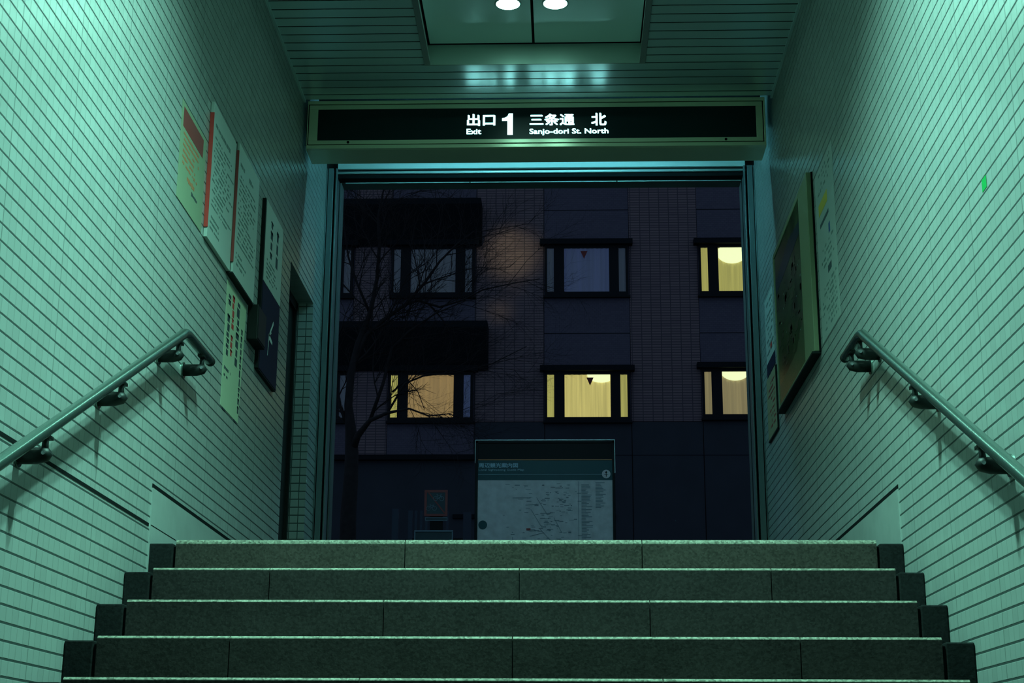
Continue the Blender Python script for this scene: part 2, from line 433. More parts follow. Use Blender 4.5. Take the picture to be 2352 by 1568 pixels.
# ------------------------------------------------------------------ service door in the left wall
dr = empty('door_1', (XL - .105, 9.08, Z1), None, None); dr['kind'] = 'structure'
box(XL - .16, XL - .12, DY0 + .04, DY1 - .05, Z1 + .005, DZ - .06).build('leaf', 'door_paint', dr)
fr = MB(); fr.box(XL - .2, XL - .1, DY0, DY0 + .04, Z1, DZ); fr.box(XL - .2, XL - .1, DY1 - .05, DY1 - .004, Z1, DZ)
fr.box(XL - .2, XL - .1, DY0, DY1, DZ - .06, DZ); fr.build('door_frame', 'door_paint', dr)
hd = MB(); hd.tube([(XL - .12, 8.74, 1.86), (XL - .07, 8.74, 1.86), (XL - .07, 8.80, 1.86)], .009, 10); hd.disc((XL - .12, 8.74, 1.86), (1, 0, 0), 0, .022, .008)
hd.build('door_handle', 'bolt', dr, smooth=True)

# ------------------------------------------------------------------ stair
JO = [[-.612, .297], [-1.071, -.163, .743], [-.616, .289], [-1.071, -.166, .744], [-.61, .29]]
LAB = ['top granite step, lit along its edge below the street opening', 'second granite step from the top, four slabs wide',
       'third granite step from the top with two upright joints', 'fourth granite step from the top, dark with stained slabs',
       'lowest granite step in view, only its pale edge showing']
for k in range(5):
    y0 = Y1 - k * T; z = Z1 - k * H
    st = empty('stair_step', (-.16, y0, z - H), LAB[k], 'stair step', 'granite steps of the stair')
    xs = [XL + .098] + JO[k] + [XR - .094]
    y1_ = y0 + T - .003
    for a, b in zip(xs[:-1], xs[1:]):
        ja = .009 if a == xs[0] else .0018; jb = .009 if b == xs[-1] else .0018
        th = .017 if k == 0 else .0085
        box(a + ja, b - jb, y0, y1_, z - H + .004, z - th).build('slab', 'granite_top' if k == 0 else 'granite', st)
        if k == 0:                  # bullnose of the landing edge
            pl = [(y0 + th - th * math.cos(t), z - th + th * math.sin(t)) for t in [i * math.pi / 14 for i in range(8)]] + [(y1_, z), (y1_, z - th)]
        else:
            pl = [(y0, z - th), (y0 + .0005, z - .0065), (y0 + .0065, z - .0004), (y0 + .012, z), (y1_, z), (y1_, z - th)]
        MB().prism(pl, a + ja, b - jb, 'x').build('tread', 'highlight_edge', st)
    for a, b in ((XL + .001, XL + .096), (XR - .092, XR - .001)):
        box(a, b, y0 + .001, y1_, z - H + .004 - G, z - G).build('gutter_block', 'granite_dark', st, bevel=.005)
    box(XL + .002, XR - .002, y0 + .012, y1_ - .002, z - H + .003, z - G - .012).build('bedding', 'joint', st)

# ------------------------------------------------------------------ handrails
def handrail(side):
    x = XL + .08 if side == 'left' else XR - .08
    d = 1 if side == 'left' else -1
    yc = 6.0 if side == 'left' else 6.13; off = 0 if side == 'left' else .012
    ztop = 1.742 + (0 if side == 'left' else .022)
    sl = .481
    r = .0205
    hr = empty('handrail', (x, 4, ztop - sl * 2), 'round metal handrail climbing the %s tiled wall' % side, 'handrail', 'stair handrails')
    pts = [(x, 0.6, ztop - sl * (yc - .6)), (x, 2.5, ztop - sl * (yc - 2.5)), (x, yc - .07, ztop - sl * .07), (x, yc - .035, ztop - sl * .03), (x, yc, ztop - .005), (x, yc + .04, ztop)]
    ye = 6.44 if side == 'left' else 6.50
    pts += [(x, ye - .03, ztop), (x, ye - .008, ztop - .001)]
    mb = MB(); mb.tube(pts, [r] * (len(pts) - 1) + [r], 24); mb.build('rail', 'steel', hr, smooth=True)
    MB().tube([(x, ye - .01, ztop - .001), (x, ye + .012, ztop - .001), (x, ye + .02, ztop - .001)], [r * 1.04, r * 1.04, r * .7], 24).build('end_cap', 'bracket_dark', hr, smooth=True)
    ys = [5.90, 6.30, 5.165, 4.443, 3.71, 2.97] if side == 'left' else [6.165, 6.36, 5.254, 4.468, 3.73, 2.99]
    xw = XL if side == 'left' else XR
    for yb in ys:
        zr = ztop - sl * max(0, yc - yb); zb = zr - .078
        b = MB()
        b.tube([(xw + d * .004, yb, zb), (xw + d * .06, yb, zb), (xw + d * .085, yb, zb + .004), (xw + d * .098, yb, zb + .012)], [.025, .025, .022, .012], 18)
        b.tube([(x, yb, zb), (x, yb, zb + .035), (x, yb, zr - r * .6)], [.013, .010, .010], 12)
        b.box(x - .012, x + .012, yb - .035, yb + .035, zr - r - .006 - .0, zr - r * .75)
        br = b.build('bracket', 'bracket_dark', hr, smooth=True)
        br.name = 'bracket'
        MB().disc((xw, yb, zb), (d, 0, 0), 0, .034, .006, 24).build('wall_plate', 'steel', br, smooth=False)
        MB().disc((x + d * .004, yb - .022, zb + .004), (0, -1, 0), 0, .006, .004, 12).build('bolt', 'bolt', br)
    return hr
handrail('left'); handrail('right')

# ------------------------------------------------------------------ exit sign box
SX0, SX1, SY = -1.580, 1.243, 8.857
sg = empty('exit_sign', (-.17, SY, 3.74), 'wide metal sign box with glowing white exit lettering on black', 'sign')
DX0, DX1, DZ0, DZ1 = -1.514, 1.186, 3.800, 4.007
h = MB()
h.box(SX0 - .003, SX1 + .003, SY + .02, SY + .245, 3.745, ZC - .002)              # case
h.box(SX0, SX1, SY + .003, SY + .02, 3.745, ZC - .004)
h.build('housing', 'sign_metal', sg, bevel=.003)
b = MB(); F0 = SY - .004
b.box(DX0 - .055, DX1 + .04, F0, SY + .006, DZ1, 4.036); b.box(DX0 - .055, DX1 + .04, F0, SY + .006, 3.774, DZ0)
b.box(DX0 - .055, DX0, F0, SY + .006, DZ0, DZ1); b.box(DX1, DX1 + .04, F0, SY + .006, DZ0, DZ1)
b.build('bezel', 'sign_metal', sg, bevel=.002)
b = MB(); b.box(SX0, SX1, F0, SY + .006, 4.042, ZC - .006); b.box(SX0, SX1, F0, SY + .006, 3.745, 3.769)
b.box(SX0, DX0 - .061, F0, SY + .006, 3.769, 4.042); b.box(DX1 + .046, SX1, F0, SY + .006, 3.769, 4.042)
b.build('outer_frame', 'sign_metal', sg, bevel=.002)
box(DX0 - .07, DX1 + .05, SY + .002, SY + .004, 3.765, 4.045).build('shadow_gap', 'joint', sg)
box(DX0, DX1, SY - .001, SY + .003, DZ0, DZ1).build('display_panel', 'sign_black', sg)
for x in (-1.322, .998):
    b = MB(); b.disc((x, F0, 3.786), (0, -1, 0), 0, .0085, .002, 16); b.box(x - .004, x + .004, F0 - .003, F0, 3.779, 3.793)
    b.build('lock', 'joint', sg)
def sgn(body, px0, px1, py0, py1, bold, name='lettering'):
    a = at(px0, py1, SY); c = at(px1, py0, SY)
    text_mesh(body, c.z - a.z, (a.x, SY - .002, a.z), (1, 0, 0), (0, 0, 1), 0, 'glyph', name, sg, width=c.x - a.x, bold=bold)
for body, p0, p1, q0, q1, bo in (('出口', 1072.5, 1136, 263, 289.5, 0.0052), ('三条通', 1216.5, 1318, 262, 288.5, 0.0044),
        ('北', 1358, 1391, 261, 288.5, 0.0052), ('Exit', 1071.5, 1104.5, 296.5, 308.5, 0.0029), ('Sanjo-dori St. North', 1216, 1396.5, 295, 311.5, 0.0029)):
    sgn(body, p0, p1, q0, q1, bo)
def onepoly():                      # the large numeral
    a = at(1152.5, 310, SY); c = at(1178.5, 261, SY); w_, h_ = c.x - a.x, c.z - a.z
    pl = [(.50, 0), (.98, 0), (.98, 1), (.62, 1), (.50, .87), (.25, .80), (.02, .78), (.02, .66), (.50, .66)]
    MB().prism([(a.x + u * w_, a.z + v * h_) for u, v in pl], SY - .0035, SY - .001, 'y').build('numeral', 'glyph', sg)
onepoly()

# added lamp brightening the map board; added spots for warm patches on the brick
el = empty('added_board_lamp', (-.17, 10.6, 4.75), 'small unseen dome lamp added over the opening to brighten the map board', 'lamp')
MB().disc((-.17, 10.6, 4.74), (0, 0, 1), 0, .09, .05, 24).build('housing', 'dark_metal', el)
MB().tube([(-.17, 10.085, 4.77), (-.17, 10.6, 4.77)], .015, 10).build('arm', 'dark_metal', el)
spot((-.17, 10.62, 4.72), 34, color=(.58, .84, 1.0), size=120, blend=1.0, rad=.06, target=(-.3, 14.2, 1.6))  # added to brighten the map board, no such lamp in view
for tx, tz, pw, sz in ((-1.25, 12.4, 1310, 8.0), (-1.38, 12.85, 530, 2.6), (-1.90, 12.6, 343, 2.3), (-1.12, 12.2, 405, 2.4), (-1.53, 10.95, 592, 3.2), (-1.2, 11.5, 218, 2.4)):
    spot((-5.5, 25.0, 10.8), pw, color=(1.0, .90, .45), size=sz, blend=1.0, rad=.25, target=(tx, 36, tz))  # spots without a fixture, added to make the soft warm patches

# fluorescent tube behind the sign box, lighting the shutter head
tb = empty('fluorescent_tube', (-.15, SY + .28, 3.95), 'slim fluorescent tube fixed behind the exit sign box', 'lamp')
MB().tube([(-1.12, SY + .285, 3.93), (.84, SY + .285, 3.93)], .013, 12).build('tube', 'tube_glow', tb, smooth=True)
box(-1.16, .88, SY + .247, SY + .27, 3.915, 3.955).build('batten', 'trim_metal', tb)

# ------------------------------------------------------------------ roller shutter portal
sh = empty('roller_shutter', (-.157, YEND, Z1), 'raised roller shutter with metal head box and side guide rails', 'shutter')
OX0, OX1 = -1.532, 1.232
b = MB(); b.box(OX0, OX1, 9.85, 10.0, 4.016, 4.3)
b.build('head_box', 'head_metal', sh)
b = MB(); b.box(OX0, OX1, 9.87, 9.9, 3.9995, 4.016); b.box(OX0, OX1, 9.87, 9.95, 3.955, 3.980); b.build('slot', 'joint', sh)
b = MB(); b.tube([(OX0, 9.857, 3.990), (OX1, 9.857, 3.990)], .0095, 12); b.build('bottom_bar', 'head_metal', sh, smooth=True)
for a, c in ((OX0 + .04, -.640), (-.632, .365), (.373, OX1 - .02)):
    b = MB(); b.box(a, c, 9.95, 9.956, 3.950, 3.957); b.build('lintel_strip', 'shutter_metal', sh)
for s, x in ((1, XL), (-1, XR)):
    b = MB()
    def bx(u0, u1, y0, y1, z0=Z1, z1=4.016):
        p, q = sorted((x + s * u0, x + s * u1)); b.box(p, q, y0, y1, z0, z1)
    bx(.0, .006, 9.835, 9.95); bx(.012, .048, 9.835, 9.845); bx(.042, .048, 9.845, 9.93); bx(.062, .072, 9.835, 9.95)
    b.build('guide_rail', 'rail_metal', sh, bevel=.0015)
    b = MB(); bx(.0, .075, 9.95, 9.96); b.build('guide_slot', 'joint', sh)
for n_, (a, c) in (('trim_4', (XL - .1, XL + .085)), ('trim_5', (XR - .075, XR + .1))):
    tag(box(a, c, 9.96, 10.08, Z1, 3.957).build(n_, 'concrete'), kind='structure')
tag(box(XL - .3, XR + .3, 9.957, 10.09, 3.957, 5.0).build('trim_6', 'concrete'), kind='structure')
tag(box(-6, XL - .1, YEND + .0, 10.08, Z1, 5).build('wall_front_left', 'concrete'), kind='structure')
tag(box(XR + .3, 6, YEND + .0, 10.08, Z1, 5).build('wall_front_right', 'concrete'), kind='structure')

# ------------------------------------------------------------------ wall-mounted things; (u = y, v = z) on a side wall
class Wall:
    def __init__(s, side):
        s.x = XL if side == 'left' else XR; s.d = 1 if side == 'left' else -1; s.side = side
    def box(s, mb, y0, y1, z0, z1, o0, o1):
        a, b = sorted((s.x + s.d * o0, s.x + s.d * o1)); mb.box(a, b, y0, y1, z0, z1); return mb
    def part(s, name, m, par, y0, y1, z0, z1, o0, o1, **k):
        return s.box(MB(), y0, y1, z0, z1, o0, o1).build(name, m, par, **k)
    def poly(s, mb, pts, o0, o1):
        a, b = sorted((s.x + s.d * o0, s.x + s.d * o1)); mb.prism(pts, a, b, 'x'); return mb
LW, RW = Wall('left'), Wall('right')

def lines(w, par, m, y0, y1, z0, z1, n, o, name='text_lines', fill=.55, seed=1, vertical=False, gap=.25):
    """rows (or columns) of small printed characters, too small in the photo to read"""
    rnd = random.Random(seed); mb = MB()
    if not vertical:
        p = (z1 - z0) / n
        for i in range(n):
            zc = z1 - p * (i + .5); y = y0 + rnd.uniform(0, .04) * (y1 - y0); end = y0 + (y1 - y0) * rnd.uniform(.55, 1)
            while y < end:
                wd = p * rnd.uniform(.35, .9); hh = p * fill * rnd.uniform(.6, 1) / 2
                if rnd.random() > gap: w.box(mb, y, min(y + wd, y1), zc - hh, zc + hh * rnd.uniform(.5, 1), o, o + .0006)
                y += wd + p * .14
    else:
        p = (y1 - y0) / n
        for i in range(n):
            yc = y1 - p * (i + .5); z = z1; end = z0 + (z1 - z0) * rnd.uniform(0, .2)
            while z > end:
                hh = p * rnd.uniform(.18, .48); ww = p * fill / 2
                if rnd.random() > gap:
                    w.box(mb, yc - ww * rnd.uniform(.5, 1), yc + ww * rnd.uniform(.5, 1), z - hh, z, o, o + .0006)
                    if rnd.random() > .5: w.box(mb, yc - ww, yc + ww, z - hh * .35, z - hh * .1, o, o + .0006)
                z -= hh + p * .1
    return mb.build(name, m, par)

# notice with the dark red banner
n1 = empty('notice_sheet', (XL, 6.23, 2.35), 'yellowish notice sheet with a dark red banner on the left wall', 'notice')
LW.part('sheet', 'paper_yellow', n1, 6.005, 6.455, 2.335, 2.775, .0005, .002)
LW.part('banner', 'maroon', n1, 6.035, 6.40, 2.665, 2.752, .002, .0026)
lines(LW, n1, 'orange_red', 6.05, 6.40, 2.50, 2.655, 6, .002, seed=3)
lines(LW, n1, 'orange_red', 6.15, 6.36, 2.455, 2.49, 1, .002, seed=4, fill=.8, gap=0)
lines(LW, n1, 'ink', 6.24, 6.36, 2.425, 2.448, 1, .002, seed=5, fill=.8, gap=0)
# two white text boards
for i, (y0, y1_, z0, z1_, th, red, lab) in enumerate((
        (6.50, 7.0, 2.335, 2.988, .017, 'red', 'white text board with a bright red edge strip, nearest of the left wall boards'),
        (7.0, 7.515, 2.335, 3.0, .030, 'maroon', 'white text board with a dark, dull-red edge above the red and black poster'))):
    n = empty('notice_board', (XL, (y0 + y1_) / 2, z0), lab, 'notice board', 'white notice boards on the left wall')
    LW.part('panel', 'board_white', n, y0 + .004, y1_, z0, z1_, .001, th, bevel=.001)
    if i == 0: LW.part('edge_strip', red, n, y0 - .002, y0 + .0035, z0 + .045, z1_ - .055, .001, th + .002)
    else:
        LW.part('backing', 'board_edge', n, y0 - .004, y0 + .0035, z0 - .008, z1_, .0005, .0185)
        LW.part('bottom_edge', 'board_edge', n, y0, y1_, z0 - .009, z0 - .0005, .0005, th)  # black strip drawn in as the shadow line under the board
        LW.part('edge_strip', red, n, y0 - .005, y0 + .0035, z0 + .05, z1_ - .045, .0187, th + .001)
    lines(LW, n, 'ink_soft', y0 + .04, y1_ - .04, z1_ - .13, z1_ - .06, 1, th, seed=10 + i, fill=.35, gap=.1)
    lines(LW, n, 'ink_soft', y0 + .04, y1_ - .03, z0 + .16, z1_ - .14, 15, th, seed=20 + i, fill=.5)
    lines(LW, n, 'ink_soft', y0 + .04, y1_ - .2, z0 + .05, z0 + .13, 3, th, seed=30 + i)
# tall red and black poster
n = empty('poster', (XL, 7.25, 1.69), 'tall pale poster with upright red and black characters on the left wall', 'poster')
b = MB(); LW.poly(b, [(7.03, 2.305), (7.03, 1.69), (7.43, 1.69), (7.49, 2.30)], .0005, .002); b.build('sheet', 'poster_paper', n)
lines(LW, n, 'ink', 7.37, 7.45, 1.72, 2.24, 1, .002, vertical=True, seed=51, fill=.45)
lines(LW, n, 'ink', 7.26, 7.36, 1.90, 2.27, 1, .002, vertical=True, seed=52, fill=.7, gap=.1)
lines(LW, n, 'red', 7.155, 7.225, 1.96, 2.27, 1, .002, vertical=True, seed=53, fill=.75, gap=.1)
lines(LW, n, 'ink', 7.06, 7.14, 1.90, 2.25, 1, .002, vertical=True, seed=54, fill=.75, gap=.1)
lines(LW, n, 'ink', 7.06, 7.2, 1.83, 1.90, 2, .002, seed=55)
for yy in (7.07, 7.33):
    LW.part('tape', 'ink', n, yy, yy + .07, 1.682, 1.690, .0005, .0025)
# small dark box
n = empty('junction_box', (XL, 7.65, 2.14), 'small black box fixed to the left wall between two boards', 'box')
LW.part('case', 'door_paint', n, 7.53, 7.74, 2.15, 2.335, .001, .055, bevel=.004)
LW.part('lid', 'dark_metal', n, 7.54, 7.73, 2.16, 2.325, .055, .058)
# board with the navy lower half
n = empty('guide_board', (XL, 8.03, 2.06), 'two-tone board, white above and navy below, beside the service door', 'board')
LW.part('panel', 'board_white', n, 7.775, 8.27, 2.548, 3.0, .012, .022)
LW.part('lower_panel', 'navy', n, 7.775, 8.27, 2.066, 2.546, .012, .022)
LW.part('backing', 'board_edge', n, 7.755, 7.7745, 2.062, 3.0, .0005, .020)
LW.part('bottom_edge', 'board_edge', n, 7.775, 8.27, 2.058, 2.0655, .0005, .02)
lines(LW, n, 'ink', 7.86, 8.2, 2.72, 2.93, 2, .022, vertical=True, seed=61, fill=.4)
lines(LW, n, 'ink_soft', 7.83, 8.2, 2.58, 2.70, 5, .022, seed=62)
b = MB()
for p, q, w_ in (((8.11, 2.405), (8.00, 2.30), .010), ((8.00, 2.30), (7.985, 2.19), .006), ((8.00, 2.30), (8.10, 2.285), .016), ((8.0, 2.305), (8.06, 2.335), .008)):
    d_ = Vector((q[0] - p[0], q[1] - p[1])).normalized(); nn = Vector((-d_.y, d_.x)) * w_
    LW.poly(b, [(p[0] + nn.x, p[1] + nn.y), (p[0] - nn.x, p[1] - nn.y), (q[0] - nn.x * .5, q[1] - nn.y * .5), (q[0] + nn.x * .5, q[1] + nn.y * .5)], .022, .0226)
b.build('emblem', 'white_ink', n)

# framed area map on the right wall
n = empty('wall_map', (XR, 8.23, 2.06), 'large framed area map hanging on the right wall', 'map')
MY0, MY1, MZ0, MZ1 = 7.56, 8.90, 2.085, 3.045
b = MB(); RW.box(b, MY0, MY0 + .30, MZ0, MZ1, .004, .034)
RW.box(b, MY1 - .03, MY1, MZ0, MZ1, .004, .034); RW.box(b, MY0 + .30, MY1 - .03, MZ1 - .03, MZ1, .004, .034); RW.box(b, MY0 + .3, MY1 - .03, MZ0, MZ0 + .03, .004, .034)
b.build('frame', 'map_frame', n, bevel=.003)
RW.part('map_sheet', 'map_green', n, MY0 + .30, MY1 - .03, MZ0 + .03, MZ1 - .03, .006, .030)
b = MB(); RW.poly(b, [(7.90, 2.83), (8.85, 2.78), (8.85, 2.86), (8.3, 2.93), (7.90, 2.90)], .030, .0306); b.build('river', 'map_blue', n)
b = MB(); RW.poly(b, [(7.865, 2.62), (7.95, 2.36), (8.15, 2.25), (8.86, 2.22), (8.86, 2.12), (7.865, 2.12)], .0300, .0303); b.build('open_land', 'map_land', n)
rnd = random.Random(5); b = MB()
for _ in range(70):
    y = rnd.uniform(7.9, 8.75); z = rnd.uniform(2.25, 2.75); RW.box(b, y, y + rnd.uniform(.02, .09), z, z + rnd.uniform(.01, .05), .0302, .0307)
b.build('street_blocks', 'map_block', n)
rnd = random.Random(6); b = MB()
for _ in range(9):
    y = rnd.uniform(7.9, 8.7); z = rnd.uniform(2.2, 2.8); RW.box(b, y, y + rnd.uniform(.01, .04), z, z + rnd.uniform(.004, .01), .0307, .0311)
b.build('marks', 'ink_soft', n)
RW.part('shadow_strip', 'joint', n, MY0 - .006, MY0 + .001, MZ0 - .004, MZ1, .0003, .010)  # black strip painted in for the shadow gap behind the frame
RW.part('shaded_underside', 'board_edge', n, MY0, MY1, MZ0 - .012, MZ0 - .001, .001, .045)  # black colour stands in for the shade under the frame

# pale poster between the map and the stair
n = empty('poster', (XR, 7.28, 2.12), 'faint pale poster with a yellow block, right of the wall map', 'poster')
RW.part('sheet', 'poster_pale', n, 6.98, 7.50, 2.10, 2.98, .0004, .0012)
RW.part('yellow_block', 'yellow', n, 7.17, 7.42, 2.74, 2.80, .0012, .0018)
RW.part('dark_bar', 'ink', n, 7.15, 7.40, 2.672, 2.692, .0012, .0018)
RW.part('blue_square', 'blue', n, 7.13, 7.17, 2.57, 2.62, .0012, .0018)
RW.part('dark_mark', 'ink', n, 7.14, 7.24, 2.39, 2.425, .0012, .0018)
lines(RW, n, 'ink_soft', 7.05, 7.45, 2.84, 2.96, 4, .0012, seed=71, gap=.5)
lines(RW, n, 'ink_soft', 7.05, 7.45, 2.44, 2.56, 4, .0012, seed=72, gap=.5)
lines(RW, n, 'ink_soft', 7.02, 7.46, 2.13, 2.36, 8, .0012, seed=73, gap=.4)
# two sheets by the shutter
n = empty('notice_sheet', (XR, 9.38, 2.48), 'pale notice sheet on the right wall beside the shutter rail, upper of two', 'notice')
RW.part('sheet', 'board_white', n, 9.20, 9.58, 2.545, 2.96, .0005, .003)
RW.part('lower_band', 'navy', n, 9.20, 9.58, 2.462, 2.545, .0005, .003)
lines(RW, n, 'ink_soft', 9.22, 9.56, 2.58, 2.93, 9, .003, seed=81)
RW.part('red_mark', 'red', n, 9.30, 9.38, 2.60, 2.63, .003, .0036)
n = empty('notice_board', (XR, 9.4, 2.04), 'brownish printed board low beside the shutter rail on the right wall', 'notice board')
RW.part('panel', 'paper_tan', n, 9.16, 9.58, 2.055, 2.44, .001, .010)
RW.part('edge', 'board_edge', n, 9.150, 9.159, 2.05, 2.44, .0005, .011)
RW.part('bottom_edge', 'board_edge', n, 9.16, 9.58, 2.044, 2.0545, .0005, .011)
lines(RW, n, 'maroon', 9.2, 9.55, 2.10, 2.40, 9, .010, seed=91, gap=.4)
# green sticker
tag(RW.box(MB(), 4.475, 4.525, 1.751, 1.790, .0003, .0012).build('sticker', 'sticker_green'), 'small green square sticker on one tile of the right wall', 'sticker')

# ------------------------------------------------------------------ outside: map board
BY = 14.7
n = empty('map_board', (-.18, BY, Z1), 'freestanding sightseeing map board in the street beyond the stairs', 'map board')
BX0, BX1 = -.854, .490
b = MB(); b.box(BX0, BX0 + .028, BY, BY + .12, Z1, 3.176); b.box(BX1 - .028, BX1, BY, BY + .12, Z1, 3.176); b.box(BX0, BX1, BY, BY + .12, 3.145, 3.176)
b.build('frame', 'board_dark', n, bevel=.002)
b = MB(); b.box(BX0, BX1, BY - .003, BY, 3.171, 3.177); b.box(BX1 - .004, BX1 + .001, BY - .003, BY, 2.85, 3.172); b.box(BX0 - .001, BX0 + .003, BY - .003, BY, 2.95, 3.172)
b.build('edge_trim', 'shutter_metal', n)
box(BX0 + .028, BX1 - .028, BY + .01, BY + .11, 2.985, 3.145).build('top_panel', 'board_dark', n)
box(BX0 + .028, BX1 - .028, BY + .01, BY + .11, 2.783, 2.978).build('header', 'board_teal', n)
box(BX0 + .03, BX1 - .03, BY + .004, BY + .02, 2.978, 2.985).build('orange_line', 'orange', n)
box(BX0 + .03, BX1 - .09, BY + .006, BY + .012, 2.838, 2.841).build('header_line', 'pale_text', n)
box(BX0 + .028, BX1 - .028, BY + .01, BY + .11, 1.95, 2.7825).build('map_sheet', 'board_pale', n)
box(BX0 + .028, BX1 - .028, BY + .02, BY + .1, Z1 + .25, 1.95).build('lower_panel', 'board_dark', n)
text_mesh('周辺観光案内図', .044, (-.818, BY + .005, 2.905), (1, 0, 0), (0, 0, 1), 0, 'pale_text', 'title', n, width=.375, bold=.0012)
text_mesh('Local Sightseeing Guide Map', .026, (-.818, BY + .005, 2.868), (1, 0, 0), (0, 0, 1), 0, 'pale_text', 'subtitle', n, width=.435)
cc = MB(); cc.disc((.404, BY + .009, 2.842), (0, -1, 0), 0, .041, .003, 28); cp_ = cc.build('compass', 'board_pale', n)
b = MB(); b.box(.401, .407, BY + .003, BY + .0055, 2.815, 2.870); b.box(.385, .423, BY + .003, BY + .0055, 2.835, 2.839); b.prism([(.392, 2.852), (.416, 2.852), (.404, 2.872)], BY + .003, BY + .0055, 'y'); b.build('needle', 'board_dark', cp_)
MB().disc((-.775, BY + .009, 2.352), (0, -1, 0), 0, .042, .003, 28).build('dial', 'board_teal', n)
rnd = random.Random(9); b = MB()
for _ in range(230):
    x = rnd.gauss(-.1, .2); z = rnd.uniform(2.02, 2.75)
    if -.8 < x < .13: b.box(x, x + rnd.uniform(.008, .05), BY + .008, BY + .0095, z, z + rnd.uniform(.003, .008))
for _ in range(16):
    x = rnd.uniform(-.6, .05); z = rnd.uniform(2.05, 2.7); a = rnd.uniform(0, 3.14); l = rnd.uniform(.08, .3)
    dx, dz = math.cos(a) * l / 2, math.sin(a) * l / 2; nx, nz = -math.sin(a) * .0022, math.cos(a) * .0022
    b.prism([(x - dx + nx, z - dz + nz), (x - dx - nx, z - dz - nz), (x + dx - nx, z + dz - nz), (x + dx + nx, z + dz + nz)], BY + .007, BY + .0085, 'y')
b.build('streets', 'road_mark', n)
b = MB(); rnd = random.Random(12)
for cx, top, bot in ((.165, 2.74, 2.0), (.30, 2.76, 2.52)):
    z = top
    while z > bot:
        b.box(cx, cx + rnd.uniform(.04, .11), BY + .008, BY + .0095, z - .006, z); z -= .014
b.box(.135, .139, BY + .008, BY + .0095, 2.0, 2.77)
b.build('index_text', 'road_mark', n)
box(-.36, -.32, BY + .007, BY + .009, 2.30, 2.32).build('red_mark', 'sign_red', n)

# no-parking sign for bicycles and motorcycles with its barred panel
KY = 15.5
n = empty('prohibition_sign', (-1.29, KY, Z1), 'red-bordered no bicycle parking sign with a red diagonal', 'sign')
x0, x1, z0, z1 = -1.408, -1.174, 2.566, 2.832
box(x0, x1, KY, KY + .01, z0, z1).build('plate', 'sign_blue', n)
b = MB(); w_ = .024
for q in ((x0, x1, z1 - w_, z1), (x0, x1, z0, z0 + w_), (x0, x0 + w_, z0 + w_, z1 - w_), (x1 - w_, x1, z0 + w_, z1 - w_)): b.box(q[0], q[1], KY - .003, KY, q[2], q[3])
b.prism([(x0 + .03, z1 - .02), (x0 + .045, z1 - .02), (x1 - .018, z0 + .03), (x1 - .035, z0 + .03)], KY - .003, KY, 'y'); b.build('red_border', 'sign_red', n)
def bike(cx, cz, s):
    b = MB()
    for dx in (-.032, .032): b.disc((cx + dx * s, KY - .004, cz), (0, -1, 0), .019 * s, .024 * s, .001, 18)
    for p, q in (((-.032, 0), (-.01, .03)), ((-.01, .03), (.022, .03)), ((.032, 0), (.02, .042)), ((-.032, 0), (0, 0)), ((0, 0), (.022, .03)), ((0, 0), (-.014, .042)), ((-.022, .042), (-.006, .042)), ((.02, .042), (.032, .046))):
        b.tube([(cx + p[0] * s, KY - .004, cz + p[1] * s), (cx + q[0] * s, KY - .004, cz + q[1] * s)], .0025 * s, 6)
    return b
bike(-1.265, 2.745, 1.0).build('bicycle_symbol', 'sign_pale', n); bike(-1.335, 2.645, .95).build('motorcycle_symbol', 'sign_pale', n)
box(x0 + .01, x1, KY - .001, KY + .008, 2.520, 2.556).build('caption_plate', 'sign_pale', n)
box(x0 + .016, x1 - .006, KY - .002, KY, 2.526, 2.550).build('caption_text', 'sign_blue', n)
box(-1.35, -1.22, KY + .012, KY + .05, Z1, 2.82).build('post', 'board_dark', n)
n = empty('street_panel', (-1.3, KY, Z1), 'low street panel with a pale frame under the red-bordered sign', 'sign')
x0, x1 = -1.503, -1.114
b = MB(); b.box(x0, x1, KY - .01, KY, 2.408, 2.424); b.box(x0, x0 + .012, KY - .01, KY, 1.7, 2.41); b.box(x1 - .012, x1, KY - .01, KY, 1.7, 2.41); b.box(x0, x1, KY - .01, KY, 1.7, 1.715); b.build('frame', 'sign_pale', n)
box(x0, x1, KY, KY + .01, 1.7, 2.424).build('plate', 'sign_blue', n)
b = MB(); b.box(x0 + .03, x0 + .05, KY, KY + .03, Z1, 1.7); b.box(x1 - .05, x1 - .03, KY, KY + .03, Z1, 1.7); b.build('stand', 'board_dark', n)
# barred fence behind them
FY = 17.0
n = empty('bar_fence', (-1.5, FY, Z1), 'dark barred gate with wide uprights left of the map board', 'fence')
for px0, px1, py in ((901, 916, 1168), (938, 948, 1172), (1064, 1082, 1176)):
    a = at(px0, py, FY); c = at(px1, py, FY); box(a.x, c.x, FY, FY + .06, Z1, a.z).build('post', 'post_grey', n)
b = MB(); a0 = at(955, 1190, FY)
for i in range(7):
    a = at(953 + i * 12, 1172, FY); b.box(a.x, a.x + .026, FY + .01, FY + .04, a.z - .24, a.z)
b.build('bars', 'post_grey', n)
box(at(948, 1180, FY).x, at(1064, 1180, FY).x, FY + .012, FY + .038, 1.2, a0.z - .22).build('lower_panel', 'board_dark', n)

